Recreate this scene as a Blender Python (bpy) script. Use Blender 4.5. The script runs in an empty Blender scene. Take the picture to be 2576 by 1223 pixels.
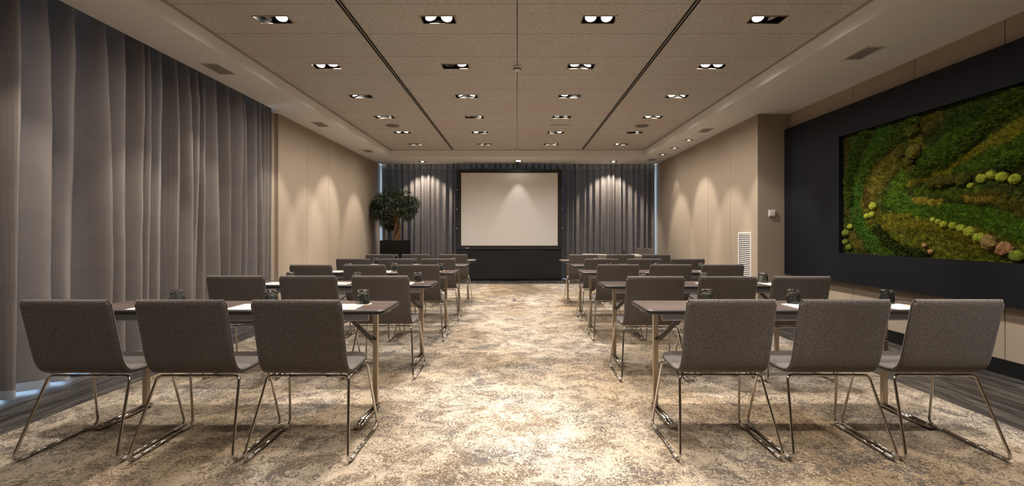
import bpy, math, random
import numpy as np
from mathutils import Vector, Matrix, noise as mn

PI = math.pi
sc = bpy.context.scene
COL = sc.collection
random.seed(7)

# ------------------------------------------------------------------ camera
H = 1.2                       # eye height
cam_d = bpy.data.cameras.new('camera')
cam = bpy.data.objects.new('camera', cam_d)
COL.objects.link(cam)
cam.location = (0, 0, H)
cam.rotation_euler = (PI / 2, 0, 0)
cam_d.sensor_width = 36.0
cam_d.lens = 1150.0 / 2576.0 * 36.0
cam_d.shift_x = -13.0 / 2576.0
cam_d.shift_y = -23.5 / 2576.0
cam_d.clip_start = 0.05
sc.camera = cam


# ------------------------------------------------------------------ mesh helpers
class MB:
    def __init__(self):
        self.v, self.f, self.s, self.m = [], [], [], []

    def add(self, vs, fs, smooth=False, mi=0):
        o = len(self.v)
        self.v += [tuple(p) for p in vs]
        for f in fs:
            self.f.append(tuple(i + o for i in f))
            self.s.append(smooth)
            self.m.append(mi)
        return self

    def box(self, x0, x1, y0, y1, z0, z1, mi=0, b=0.0):
        if b > 0:
            return self.bbox(x0, x1, y0, y1, z0, z1, b, mi)
        vs = [(x0, y0, z0), (x1, y0, z0), (x1, y1, z0), (x0, y1, z0),
              (x0, y0, z1), (x1, y0, z1), (x1, y1, z1), (x0, y1, z1)]
        fs = [(0, 3, 2, 1), (4, 5, 6, 7), (0, 1, 5, 4), (1, 2, 6, 5), (2, 3, 7, 6), (3, 0, 4, 7)]
        return self.add(vs, fs, False, mi)

    def bbox(self, x0, x1, y0, y1, z0, z1, b, mi=0):
        # box with chamfered edges
        vs, idx = [], {}
        for ix, (xa, xs) in enumerate(((x0, 1), (x1, -1))):
            for iy, (ya, ys) in enumerate(((y0, 1), (y1, -1))):
                for iz, (za, zs) in enumerate(((z0, 1), (z1, -1))):
                    for k in range(3):
                        p = [xa + xs * b, ya + ys * b, za + zs * b]
                        p[k] = (xa, ya, za)[k]
                        idx[(ix, iy, iz, k)] = len(vs)
                        vs.append(tuple(p))
        fs = []
        for k in range(3):
            a, c = [(1, 2), (2, 0), (0, 1)][k]
            for s in (0, 1):
                q = []
                for (u, w) in ((0, 0), (1, 0), (1, 1), (0, 1)):
                    t = [0, 0, 0]; t[k] = s; t[a] = u; t[c] = w
                    q.append(idx[(t[0], t[1], t[2], k)])
                fs.append(tuple(q if s else q[::-1]))
        for k in range(3):
            a, c = [(1, 2), (2, 0), (0, 1)][k]
            for u in (0, 1):
                for w in (0, 1):
                    q = []
                    for (e, kk) in ((0, a), (1, a), (1, c), (0, c)):
                        t = [0, 0, 0]; t[k] = e; t[a] = u; t[c] = w
                        q.append(idx[(t[0], t[1], t[2], kk)])
                    fs.append(tuple(q))
        for ix in (0, 1):
            for iy in (0, 1):
                for iz in (0, 1):
                    fs.append(tuple(idx[(ix, iy, iz, k)] for k in range(3)))
        return self.add(vs, fs, False, mi)

    def quad(self, a, b, c, d, mi=0):
        return self.add([a, b, c, d], [(0, 1, 2, 3)], False, mi)

    def tube(self, pts, r, n=10, caps=True, mi=0, smooth=True):
        pts = [Vector(p) for p in pts]
        m = len(pts)
        rs = r if isinstance(r, (list, tuple)) else [r] * m
        tang = []
        for i in range(m):
            a = pts[max(i - 1, 0)]
            b = pts[min(i + 1, m - 1)]
            tang.append((b - a).normalized())
        up = Vector((0, 0, 1)) if abs(tang[0].z) < .9 else Vector((1, 0, 0))
        u = tang[0].cross(up).normalized()
        vs = []
        for i in range(m):
            t = tang[i]
            u = (u - t * u.dot(t)).normalized()
            w = t.cross(u)
            for k in range(n):
                a = 2 * PI * k / n
                vs.append(pts[i] + (u * math.cos(a) + w * math.sin(a)) * rs[i])
        fs = []
        for i in range(m - 1):
            for k in range(n):
                k2 = (k + 1) % n
                fs.append((i * n + k, i * n + k2, (i + 1) * n + k2, (i + 1) * n + k))
        self.add(vs, fs, smooth, mi)
        if caps:
            o = len(self.v) - len(vs)
            self.f.append(tuple(o + k for k in range(n))[::-1]); self.s.append(False); self.m.append(mi)
            self.f.append(tuple(o + (m - 1) * n + k for k in range(n))); self.s.append(False); self.m.append(mi)
        return self

    def lathe(self, prof, c=(0, 0, 0), n=32, mi=0, smooth=True, closed=False, rot=None):
        vs = []
        for (r, z) in prof:
            for k in range(n):
                a = 2 * PI * k / n
                p = Vector((r * math.cos(a), r * math.sin(a), z))
                if rot is not None:
                    p = rot @ p
                vs.append(p + Vector(c))
        fs = []
        m = len(prof)
        rng = range(m) if closed else range(m - 1)
        for i in rng:
            j = (i + 1) % m
            for k in range(n):
                k2 = (k + 1) % n
                fs.append((i * n + k, i * n + k2, j * n + k2, j * n + k))
        return self.add(vs, fs, smooth, mi)

    def build(self, name, mat, parent=None):
        me = bpy.data.meshes.new(name)
        me.from_pydata(self.v, [], self.f)
        mats = mat if isinstance(mat, (list, tuple)) else [mat]
        for mm in mats:
            me.materials.append(mm)
        me.polygons.foreach_set('use_smooth', self.s)
        me.polygons.foreach_set('material_index', self.m)
        me.update()
        o = bpy.data.objects.new(name, me)
        COL.objects.link(o)
        if parent is not None:
            o.parent = parent
        return o


def fillet(pts, radii, seg=6):
    """polyline with rounded corners"""
    pts = [Vector(p) for p in pts]
    out = [pts[0]]
    for i in range(1, len(pts) - 1):
        p, a, b = pts[i], pts[i - 1], pts[i + 1]
        r = radii[i - 1]
        d1, d2 = (a - p).normalized(), (b - p).normalized()
        ang = d1.angle(d2)
        t = min(r / math.tan(ang / 2), (a - p).length * .49, (b - p).length * .49)
        p0, p1 = p + d1 * t, p + d2 * t
        for k in range(seg + 1):
            s = k / seg
            out.append(p0 * (1 - s) ** 2 + p * 2 * s * (1 - s) + p1 * s * s)
    out.append(pts[-1])
    return out


def empty(name, loc, rz=0.0):
    o = bpy.data.objects.new(name, None)
    COL.objects.link(o)
    o.location = loc
    o.rotation_euler = (0, 0, rz)
    o.empty_display_size = .1
    return o


def tag(o, label, cat, group=None):
    o['label'] = label
    o['category'] = cat
    if group:
        o['group'] = group
    return o


def struct(o):
    o['kind'] = 'structure'
    return o


def copy_tree(o, parent=None, kids=None):
    c = o.copy()
    COL.objects.link(c)
    if parent is not None:
        c.parent = parent
    for ch in CHILD.get(o, []):
        d = copy_tree(ch, c)
    return c


CHILD = {}


def kid(o, parent):
    CHILD.setdefault(parent, []).append(o)
    return o


# ------------------------------------------------------------------ materials
def rgb(r, g, b):
    def f(c):
        c /= 255.0
        return c / 12.92 if c <= .04045 else ((c + .055) / 1.055) ** 2.4
    return (f(r), f(g), f(b), 1)


class NT:
    def __init__(self, name):
        self.mat = bpy.data.materials.new(name)
        self.mat.use_nodes = True
        self.t = self.mat.node_tree
        self.b = self.t.nodes['Principled BSDF']
        self.out = self.t.nodes['Material Output']

    def n(self, typ, **kw):
        nd = self.t.nodes.new(typ)
        for k, v in kw.items():
            if k.startswith('_'):
                setattr(nd, k[1:], v)
            else:
                nd.inputs[k.replace('__', ' ')].default_value = v
        return nd

    def l(self, a, b):
        self.t.links.new(a, b)
        return self

    def set(self, **kw):
        for k, v in kw.items():
            self.b.inputs[k.replace('_', ' ')].default_value = v
        return self

    def coords(self, scale=(1, 1, 1), rot=(0, 0, 0), kind='Object'):
        tc = self.n('ShaderNodeTexCoord')
        mp = self.n('ShaderNodeMapping')
        mp.inputs['Scale'].default_value = scale
        mp.inputs['Rotation'].default_value = rot
        self.l(tc.outputs[kind], mp.inputs['Vector'])
        return mp.outputs['Vector']

    def noise(self, vec, scale, detail=4, rough=.55, dist=0.0):
        nd = self.n('ShaderNodeTexNoise')
        nd.inputs['Scale'].default_value = scale
        nd.inputs['Detail'].default_value = detail
        nd.inputs['Roughness'].default_value = rough
        nd.inputs['Distortion'].default_value = dist
        if vec is not None:
            self.l(vec, nd.inputs['Vector'])
        return nd.outputs['Fac']

    def ramp(self, fac, stops, interp='LINEAR'):
        r = self.n('ShaderNodeValToRGB')
        e = r.color_ramp
        e.interpolation = interp
        while len(e.elements) < len(stops):
            e.elements.new(0.5)
        for el, (p, c) in zip(e.elements, stops):
            el.position = p
            el.color = c if len(c) == 4 else (*c, 1)
        self.l(fac, r.inputs['Fac'])
        return r.outputs['Color']

    def mix(self, fac, a, b, mode='MIX'):
        m = self.n('ShaderNodeMix')
        m.data_type = 'RGBA'
        m.blend_type = mode
        for s, v in ((m.inputs[0], fac), (m.inputs[6], a), (m.inputs[7], b)):
            if isinstance(v, (int, float)):
                s.default_value = v
            elif isinstance(v, (tuple, list)):
                s.default_value = v if len(v) == 4 else (*v, 1)
            else:
                self.l(v, s)
        return m.outputs[2]

    def math(self, op, a, b=None, c=None):
        m = self.n('ShaderNodeMath')
        m.operation = op
        for i, v in enumerate((a, b, c)):
            if v is None:
                continue
            if isinstance(v, (int, float)):
                m.inputs[i].default_value = v
            else:
                self.l(v, m.inputs[i])
        return m.outputs[0]

    def sep(self, vec):
        s = self.n('ShaderNodeSeparateXYZ')
        self.l(vec, s.inputs[0])
        return s.outputs

    def bump(self, h, strength=.3, dist=.002):
        b = self.n('ShaderNodeBump')
        b.inputs['Strength'].default_value = strength
        b.inputs['Distance'].default_value = dist
        self.l(h, b.inputs['Height'])
        self.l(b.outputs['Normal'], self.b.inputs['Normal'])
        return self

    def col(self, c):
        self.l(c, self.b.inputs['Base Color'])
        return self


def G(v):
    return (v, v, v, 1)


def plain(name, c, rough=.5, metal=0.0, spec=.5, **kw):
    t = NT(name)
    t.set(Base_Color=c, Roughness=rough, Metallic=metal)
    t.b.inputs['Specular IOR Level'].default_value = spec
    for k, v in kw.items():
        t.b.inputs[k.replace('_', ' ')].default_value = v
    return t.mat


M = {}
M['chrome'] = plain('chrome', (.62, .58, .53, 1), .12, 1.0)
M['brushed'] = plain('brushed_steel', (.46, .385, .295, 1), .3, 1.0)
M['darksteel'] = plain('dark_steel', (.20, .185, .17, 1), .42, .8)
M['black_satin'] = plain('black_satin', (.012, .012, .013, 1), .45)
M['black_void'] = plain('black_matte', (.006, .006, .006, 1), .8, 0, .2)
M['plaster'] = plain('plaster', (.86, .83, .785, 1), .85, 0, .2)
M['white_plastic'] = plain('white_plastic', (.78, .74, .68, 1), .45)
M['grille_dark'] = plain('grille_dark', (.03, .028, .026, 1), .8)
M['apron'] = plain('grey_laminate', (.36, .355, .35, 1), .42)
M['edge'] = plain('dark_edge', (.022, .019, .018, 1), .32)
M['paper'] = plain('paper', (.88, .85, .78, 1), .7, 0, .3)
M['pencil'] = plain('pencil_wood', (.55, .42, .25, 1), .5)
M['cork'] = plain('coaster_board', (.62, .47, .28, 1), .7)
M['screen'] = plain('screen_cloth', (.80, .77, .73, 1), .75, 0, .25)
M['skirt'] = plain('black_drape', (.018, .0175, .020, 1), .75, 0, .3, Sheen_Weight=.15)
M['navy_panel'] = plain('black_panel', (.0095, .010, .0125, 1), .6, 0, .12)
M['pot'] = plain('black_pot', (.005, .0045, .004, 1), .5, 0, .25)
M['bark'] = None
M['leaf'] = None
M['glidep'] = plain('clear_plastic', (.42, .38, .33, 1), .3)
M['jamb'] = plain('white_frame', (.55, .55, .55, 1), .5)


def emit(name, c, s):
    t = NT(name)
    t.b.inputs['Base Color'].default_value = (0.02, 0.02, 0.02, 1)
    t.b.inputs['Emission Color'].default_value = c
    t.b.inputs['Emission Strength'].default_value = s
    t.mat.cycles.emission_sampling = 'NONE'
    return t.mat


M['lamp_on'] = emit('lamp_glow', (1, .93, .80, 1), 14.0)
M['lamp_off'] = plain('lamp_glass_dark', (.05, .05, .05, 1), .15)
M['ring'] = plain('lamp_ring', (.40, .38, .36, 1), .28, .9)

# fabric of chairs
t = NT('chair_fabric')
v = t.coords((1, 1, 1))
n1 = t.noise(t.coords((260, 420, 800)), 1.0, 3, .7)
n2 = t.noise(t.coords((90, 160, 340)), 1.0, 3, .6)
f = t.math('ADD', t.math('MULTIPLY', n1, .6), t.math('MULTIPLY', n2, .4))
c = t.ramp(f, [(.36, (.040, .034, .031)), (.5, (.106, .092, .083)), (.66, (.235, .21, .19))])
s = t.sep(v)
seam = t.math('COMPARE', t.math('ABSOLUTE', s[0]), .2065, .0011)
c = t.mix(t.math('MULTIPLY', seam, .55), c, (.03, .025, .022, 1))
t.col(c).set(Roughness=.95, Sheen_Weight=.25, Sheen_Roughness=.4)
t.b.inputs['Specular IOR Level'].default_value = .15
t.bump(f, .5, .002)
M['fabric'] = t.mat

# wood table top
t = NT('wenge_top')
n1 = t.noise(t.coords((6, 140, 140)), 1.0, 5, .65, .3)
n2 = t.noise(t.coords((1.2, 24, 24)), 1.0, 4, .6, .6)
f = t.math('ADD', t.math('MULTIPLY', n1, .55), t.math('MULTIPLY', n2, .45))
c = t.ramp(f, [(.35, (.036, .024, .021)), (.5, (.078, .054, .047)), (.68, (.14, .102, .09))])
t.col(c).set(Roughness=.34)
t.bump(n1, .06, .001)
M['wenge'] = t.mat

# carpet
t = NT('carpet_pattern')
v = t.coords((1, 1, 1))
big = t.noise(t.coords((.85, .85, 1)), 1.0, 4, .6, .4)
mid = t.noise(t.coords((5.0, 5.5, 1)), 1.0, 6, .62, .8)
dis = t.n('ShaderNodeTexNoise'); dis.inputs['Scale'].default_value = 9.0; dis.inputs['Detail'].default_value = 3
t.l(v, dis.inputs['Vector'])
va = t.n('ShaderNodeVectorMath', _operation='SCALE'); t.l(dis.outputs['Color'], va.inputs[0]); va.inputs['Scale'].default_value = .16
vb = t.n('ShaderNodeVectorMath', _operation='ADD'); t.l(v, vb.inputs[0]); t.l(va.outputs[0], vb.inputs[1])
fine = t.noise(vb.outputs[0], 42.0, 4, .65, 2.2)
fine2 = t.noise(vb.outputs[0], 120.0, 3, .65, 1.2)
f = t.math('ADD', t.math('MULTIPLY', fine, .95), t.math('MULTIPLY', mid, .52))
f = t.math('ADD', f, t.math('MULTIPLY', fine2, .30))
f = t.math('ADD', f, t.math('MULTIPLY', big, .16))
mask = t.ramp(t.math('MULTIPLY', f, .8), [(.0, G(0)), (.758, G(0)), (.776, G(.8)), (.84, G(1))])
# plank tiles 0.25 x 1.0 with slight tonal change
br = t.n('ShaderNodeTexBrick')
br.offset = .5
br.inputs['Scale'].default_value = 1.0
br.inputs['Brick Width'].default_value = 1.0
br.inputs['Row Height'].default_value = .25
br.inputs['Mortar Size'].default_value = .0012
br.inputs['Color1'].default_value = G(.92); br.inputs['Color2'].default_value = G(1.0)
br.inputs['Mortar'].default_value = G(.82)
rv = t.coords((1, 1, 1), (0, 0, PI / 2))
t.l(rv, br.inputs['Vector'])
hue = t.noise(t.coords((.55, .6, 1)), 1.0, 2, .5, .2)
light = t.ramp(hue, [(.35, (.415, .345, .258)), (.5, (.435, .375, .298)), (.65, (.44, .392, .335))])
dark = t.ramp(t.noise(t.coords((1.7, 1.9, 1)), 1.0, 2), [(.38, (.140, .105, .072)), (.5, (.128, .104, .083)), (.63, (.098, .091, .090))])
c = t.mix(mask, light, dark)
blotch = t.ramp(t.noise(t.coords((.62, .55, 1)), 1.0, 3, .55, .5), [(.36, (.70, .63, .53)), (.52, (.97, .95, .92)), (.68, (1.06, 1.06, 1.06))])  # broad brownish to pale patches from noise, multiplied into the carpet
c = t.mix(1.0, c, blotch, 'MULTIPLY')
c = t.mix(1.0, c, br.outputs['Color'], 'MULTIPLY')
t.col(c).set(Roughness=.95)
t.b.inputs['Specular IOR Level'].default_value = .1
t.bump(f, .25, .002)
M['carpet'] = t.mat

# dark plank floor
t = NT('dark_stone_planks')
n1 = t.noise(t.coords((13, 1.7, 1), (0, 0, .25)), 1.0, 6, .7, 1.2)
c = t.ramp(n1, [(.34, (.014, .013, .013)), (.47, (.040, .037, .035)), (.57, (.085, .077, .068)), (.70, (.19, .165, .138))])
br = t.n('ShaderNodeTexBrick')
br.inputs['Scale'].default_value = 1.0
br.inputs['Brick Width'].default_value = 1.2
br.inputs['Row Height'].default_value = .3
br.inputs['Mortar Size'].default_value = .002
br.inputs['Color1'].default_value = G(.8); br.inputs['Color2'].default_value = G(1.15)
br.inputs['Mortar'].default_value = G(.35)
t.l(t.coords((1, 1, 1), (0, 0, PI / 2)), br.inputs['Vector'])
c = t.mix(1.0, c, br.outputs['Color'], 'MULTIPLY')
t.col(c).set(Roughness=.42)
t.bump(n1, .25, .002)
M['floor'] = t.mat

# wood-wool acoustic ceiling
t = NT('wood_wool_ceiling')
n1 = t.noise(t.coords((95, 150, 1)), 1.0, 4, .72, 2.2)
n2 = t.noise(t.coords((1.3, 1.3, 1)), 1.0, 3, .5)
c = t.ramp(n1, [(.37, (.10, .085, .072)), (.455, (.52, .48, .435)), (.53, (.76, .715, .66)), (.66, (.87, .83, .78))])
tint = t.ramp(n2, [(.35, (1.0, .95, .925)), (.5, (1, 1, 1)), (.65, (.97, .98, .94))])
c = t.mix(1.0, c, tint, 'MULTIPLY')
t.col(c).set(Roughness=.95)
t.b.inputs['Specular IOR Level'].default_value = .1
t.bump(n1, .5, .004)
M['ceiling'] = t.mat

# beige wall panels
t = NT('beige_panel')
n1 = t.noise(t.coords((.8, .8, .8)), 1.0, 3, .5)
n2 = t.noise(t.coords((300, 300, 300)), 1.0, 2, .5)
c = t.ramp(n1, [(.3, (.345, .278, .208)), (.7, (.385, .312, .236))])
t.col(c).set(Roughness=.7)
t.b.inputs['Specular IOR Level'].default_value = .25
t.bump(n2, .08, .001)
M['panel'] = t.mat

# curtain cloth with faint ring embroidery
t = NT('curtain_cloth')
v = t.coords((1, 1, 1))
vo = t.n('ShaderNodeTexVoronoi'); vo.voronoi_dimensions = '2D'; vo.inputs['Scale'].default_value = 4.0
vo.inputs['Randomness'].default_value = .75
uvm = t.n('ShaderNodeUVMap')
t.l(uvm.outputs[0], vo.inputs['Vector'])
d = vo.outputs['Distance']
rings = t.math('SINE', t.math('MULTIPLY', d, 230.0))
disc = t.math('LESS_THAN', d, .40)
su = t.sep(uvm.outputs[0])
stripes = t.math('SINE', t.math('MULTIPLY', su[0], 470.0))
pat = t.mix(disc, stripes, rings)
thr = t.noise(t.coords((400, 400, 60)), 1.0, 2, .6)
base = t.mix(disc, (.20, .173, .15, 1), (.185, .161, .141, 1))
base = t.mix(t.math('MULTIPLY_ADD', pat, .11, .11), base, (.09, .078, .07, 1))
base = t.mix(t.math('MULTIPLY', thr, .35), base, (.15, .13, .117, 1))
t.col(base).set(Roughness=.9)
t.b.inputs['Specular IOR Level'].default_value = .12
tr = t.n('ShaderNodeBsdfTranslucent'); tr.inputs['Color'].default_value = (.34, .34, .35, 1)
ms = t.n('ShaderNodeMixShader'); ms.inputs[0].default_value = .02
t.l(t.b.outputs[0], ms.inputs[1]); t.l(tr.outputs[0], ms.inputs[2]); t.l(ms.outputs[0], t.out.inputs[0])
M['curtain'] = t.mat

# smoked glass
t = NT('smoked_glass')
n1 = t.noise(t.coords((55, 55, 14)), 1.0, 2, .5, .8)
t.set(Base_Color=(.62, .67, .68, 1), Roughness=.02, IOR=1.48)
t.b.inputs['Transmission Weight'].default_value = 1.0
t.bump(n1, .35, .004)
M['glass'] = t.mat
t = NT('window_glass')
tb = t.n('ShaderNodeBsdfTransparent'); tb.inputs['Color'].default_value = (.9, .95, 1, 1)
gb = t.n('ShaderNodeBsdfGlossy'); gb.inputs['Roughness'].default_value = .02
ms = t.n('ShaderNodeMixShader'); ms.inputs[0].default_value = .08
t.l(tb.outputs[0], ms.inputs[1]); t.l(gb.outputs[0], ms.inputs[2]); t.l(ms.outputs[0], t.out.inputs[0])
M['pane'] = t.mat

t = NT('bark')
n1 = t.noise(t.coords((40, 40, 12)), 1.0, 4, .6, .5)
t.col(t.ramp(n1, [(.3, (.10, .055, .025)), (.55, (.24, .135, .06)), (.75, (.33, .20, .10))])).set(Roughness=.8)
t.bump(n1, .5, .006)
M['bark'] = t.mat
t = NT('ficus_leaf')
oi = t.noise(t.coords((9, 9, 9)), 1.0, 2)
t.col(t.ramp(oi, [(.3, (.010, .017, .005)), (.55, (.024, .036, .011)), (.75, (.052, .066, .02))])).set(Roughness=.4)
M['leaf'] = t.mat
t = NT('soil')
n1 = t.noise(t.coords((60, 60, 60)), 1.0, 4)
t.col(t.ramp(n1, [(.3, (.01, .007, .005)), (.7, (.05, .035, .022))])).set(Roughness=.95)
M['soil'] = t.mat
t = NT('moss')
at = t.n('ShaderNodeAttribute'); at.attribute_name = 'moss'
n1 = t.noise(t.coords((150, 150, 150)), 1.0, 4, .7)
n2 = t.noise(t.coords((30, 30, 30)), 1.0, 3, .6)
var = t.ramp(n1, [(.3, G(.35)), (.5, G(.9)), (.7, G(1.7))])
var2 = t.ramp(n2, [(.3, G(.6)), (.7, G(1.35))])
c = t.mix(1.0, at.outputs['Color'], var, 'MULTIPLY')
c = t.mix(1.0, c, var2, 'MULTIPLY')
c = t.mix(1.0, c, (1.42, 1.36, 1.2, 1), 'MULTIPLY')
t.col(c).set(Roughness=.95)
t.b.inputs['Specular IOR Level'].default_value = .1
t.bump(n1, .9, .012)
M['moss'] = t.mat

# ------------------------------------------------------------------ room shell
SOF = 3.02          # soffit height
CEI = 3.183         # acoustic ceiling height
Y1 = 12.25          # back wall plane
Y0 = -2.6           # wall behind the viewer
XL, XR, XRR = -3.62, 3.66, 4.14
RET = 6.95
COFX, COFY = 3.0, 10.81
WINL = (0.4, 6.80)  # window run on the left

fl = MB().box(-4.4, 4.6, Y0 - .2, Y1 + .6, -.12, 0.0)
struct(fl.build('floor', M['floor']))

cp = MB().box(-3.06, 3.06, -1.9, 10.87, 0.0, .006)
tag(cp.build('carpet', M['carpet']), 'cream and brown mottled carpet laid down the middle of the dark floor', 'carpet')

# fixture positions
FX = (-2.255, -.727, .755, 2.305)
FY = tuple(4.235 + 1.18 * k for k in range(-3, 6))
HX, HY = .152, .069       # half opening of twin fixtures

# acoustic ceiling with openings for the twin spotlights, panel joints as thin gaps
xs = sorted({-COFX, COFX, *[x + s * HX for x in FX for s in (-1, 1)], -1.545, -1.495, 1.51, 1.56, -.0035, .0035})
ybr = {Y0, COFY}
for y in FY:
    ybr |= {y - HY, y + HY}
seams = [4.53 + .585 * k for k in range(-11, 12)]
seams = [s_ for s_ in seams if Y0 < s_ < COFY - .1]
JT = .002
for s_ in seams:
    ybr |= {s_ - JT, s_ + JT}
ys = sorted(ybr)
ce = MB()
back = MB()
for i in range(len(xs) - 1):
    for j in range(len(ys) - 1):
        xm, ym = (xs[i] + xs[i + 1]) / 2, (ys[j] + ys[j + 1]) / 2
        hole = any(abs(xm - x) < HX for x in FX) and any(abs(ym - y) < HY for y in FY)
        slot = False
        joint = any(abs(ym - s_) < JT for s_ in seams)
        mid = abs(xm) < .0035
        if hole:
            continue
        if slot or mid or joint:
            ce.quad((xs[i], ys[j], CEI + .012), (xs[i], ys[j + 1], CEI + .012),
                    (xs[i + 1], ys[j + 1], CEI + .012), (xs[i + 1], ys[j], CEI + .012), 1 if (slot or mid) else 2)
            continue
        ce.quad((xs[i], ys[j], CEI), (xs[i], ys[j + 1], CEI), (xs[i + 1], ys[j + 1], CEI), (xs[i + 1], ys[j], CEI), 0)
        ce.quad((xs[i], ys[j], CEI), (xs[i + 1], ys[j], CEI), (xs[i + 1], ys[j], CEI + .012), (xs[i], ys[j], CEI + .012), 2)
        ce.quad((xs[i], ys[j + 1], CEI), (xs[i], ys[j + 1], CEI + .012), (xs[i + 1], ys[j + 1], CEI + .012), (xs[i + 1], ys[j + 1], CEI), 2)
M['joint'] = plain('panel_joint', (.18, .15, .125, 1), .9)
ceiling = struct(ce.build('ceiling', [M['ceiling'], M['black_void'], M['joint']]))

# plaster soffit around it (with pocket over the curtains)
SX, SY, SH = [], [], []
so = MB()
VENTL = [(-3.29, 5.05, .10, .17), (-3.276, 7.61, .10, .17), (-3.28, 10.06, .10, .17)]
so.box(-3.57, -COFX, Y0, COFY, SOF, CEI + .05)                      # left band
so.box(COFX, 4.35, Y0, RET, SOF, CEI + .05)                         # right band, deep bay
so.box(COFX, 3.9, RET, COFY, SOF, CEI + .05)
so.box(-3.57, 3.9, COFY, 11.93, SOF, CEI + .05)                     # far band
so.box(-3.9, -3.57, RET - .02, 11.93, SOF, CEI + .05)
so.box(-COFX, COFX, Y0, COFY, CEI + .16, CEI + .2)                  # slab over the fixtures
so.box(-4.2, -3.57, Y0, RET - .02, 3.25, 3.3)                       # pocket lid left
so.box(-4.2, -3.57, WINL[1] + .031, RET - .021, SOF, 3.25)
so.box(-3.9, 3.9, 11.93, Y1 + .3, 3.25, 3.3)                        # pocket lid far
struct(so.build('ceiling_soffit', M['plaster'])).name = 'trim_1'
# thin shadow-gap trim between ceiling panels and soffit
tr_ = MB()
for k in range(13):
    y0, y1 = Y0 + k * 1.17, Y0 + (k + 1) * 1.17 - .012
    if y1 > COFY:
        y1 = COFY
    if y0 > COFY:
        break
    tr_.box(-COFX, -COFX + .014, y0, y1, CEI - .022, CEI)
    tr_.box(COFX - .014, COFX, y0, y1, CEI - .022, CEI)
tr_.box(-COFX, COFX, COFY - .008, COFY, CEI - .012, CEI)
struct(tr_.build('trim_2', plain('trim_plaster', (.40, .36, .31, 1), .8)))

# left wall: window bay behind the curtain, then panels
wl = MB()
wl.box(XL - .12, XL - .004, 6.962, Y1, 0, SOF, 1)
wl.box(XL - .12, XL - .03, 6.925, 6.962, 0, SOF)
for a, b in ((6.965, 7.87), (7.876, 8.775), (8.781, 9.66), (9.666, 10.595), (10.601, 11.50), (11.506, 12.2)):
    wl.box(XL - .02, XL, a, b, 0, SOF)
wl.box(XL - .12, XL - .055, WINL[1] + .03, 6.925, 0, SOF)            # recessed jamb strip
wl.box(XL - .03, XL + .002, 6.925, 6.96, 0, SOF)                    # edge strip
wl.box(-4.12, XL - .12, WINL[1] + .03, WINL[1] + .15, 0, 3.25)      # end of window bay
wl.box(-4.12, XL, Y0, WINL[0], 0, SOF + .2)
wl.box(-4.12, -4.05, WINL[0], WINL[1] + .03, 3.0, 3.28)             # header above window
struct(wl.build('wall_left', [M['panel'], M['black_void']]))
# right wall
wr = MB()
wr.box(XR + .004, XR + .12, RET + .004, Y1, 0, SOF, 1)
for a, b in ((RET + .05, 7.845), (7.851, 8.755), (8.761, 9.65), (9.656, 10.545), (10.551, 11.44), (11.446, 12.2)):
    wr.box(XR, XR + .02, a, b, 0, SOF)
wr.box(XR - .004, XR + .03, RET, RET + .044, 0, SOF)                # corner bead
wr.box(XR + .03, XRR + .1, RET, RET + .02, 0, SOF)                  # return facing the room
wr.box(XRR + .004, XRR + .12, Y0, RET, 0, SOF, 1)
b = RET - .001
for a in (6.52, 5.64, 4.76, 3.88, 3.0, 2.12, 1.24, .36, -.52, -1.4, Y0):
    wr.box(XRR, XRR + .02, a + .003, b - .003, 0, SOF)
    b = a
struct(wr.build('wall_right', [M['panel'], M['black_void']]))
# far wall: glazing runs nearly full width behind the curtain
wb = MB()
wb.box(-4.1, -3.63, Y1 - .05, Y1 + .35, 0, 3.28)
wb.box(3.68, 4.1, Y1 - .05, Y1 + .35, 0, 3.28)
wb.box(-3.63, 3.68, Y1 + .2, Y1 + .35, 3.05, 3.28)
struct(wb.build('wall_far', M['plaster']))
wn = MB().box(-4.3, 4.4, Y0 - .15, Y0, 0, 3.3)
struct(wn.build('wall_near', M['panel']))


def window_l():
    w = empty('window_1', (-4.08, 3.6, 0))
    struct(w)
    f, p = MB(), MB()
    y0, y1 = WINL[0] - 3.6, WINL[1] + .03 - 3.6
    n = 5
    f.box(-.04, .04, y0, y1, 0, .05); f.box(-.04, .04, y0, y1, 2.95, 3.0)
    for k in range(n + 1):
        y = y0 + (y1 - y0) * k / n
        f.box(-.04, .04, y - .025, y + .025, .05, 2.95)
    p.box(-.006, .006, y0, y1, .05, 2.95)
    f.build('window_frame', M['jamb'], w); p.build('pane', M['pane'], w)


def window_b():
    w = empty('window_2', (0, Y1 + .22, 0))
    struct(w)
    f, p = MB(), MB()
    f.box(-3.63, 3.68, -.04, .04, 0, .05); f.box(-3.63, 3.68, -.04, .04, 3.0, 3.05)
    for k in range(7):
        x = -3.605 + 7.26 * k / 6
        f.box(x - .025, x + .025, -.04, .04, .05, 3.0)
    p.box(-3.6, 3.65, -.006, .006, .05, 3.0)
    f.build('window_frame', M['jamb'], w); p.build('pane', M['pane'], w)


window_l(); window_b()
bb = MB()
bb.box(XRR - .015, XRR, Y0, RET, 0, .13, 0)
struct(bb.build('baseboard_right', M['black_void']))


# ------------------------------------------------------------------ curtains
def fold_profile(length, seed, pitch=(.13, .23)):
    rnd = random.Random(seed)
    ks = [0.0]
    while ks[-1] < length:
        ks.append(ks[-1] + rnd.uniform(*pitch))
    amp = [rnd.uniform(.75, 1.2) for _ in ks]
    skew = [rnd.choice((rnd.uniform(.26, .42), rnd.uniform(.55, .72))) for _ in ks]
    return ks, amp, skew


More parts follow.
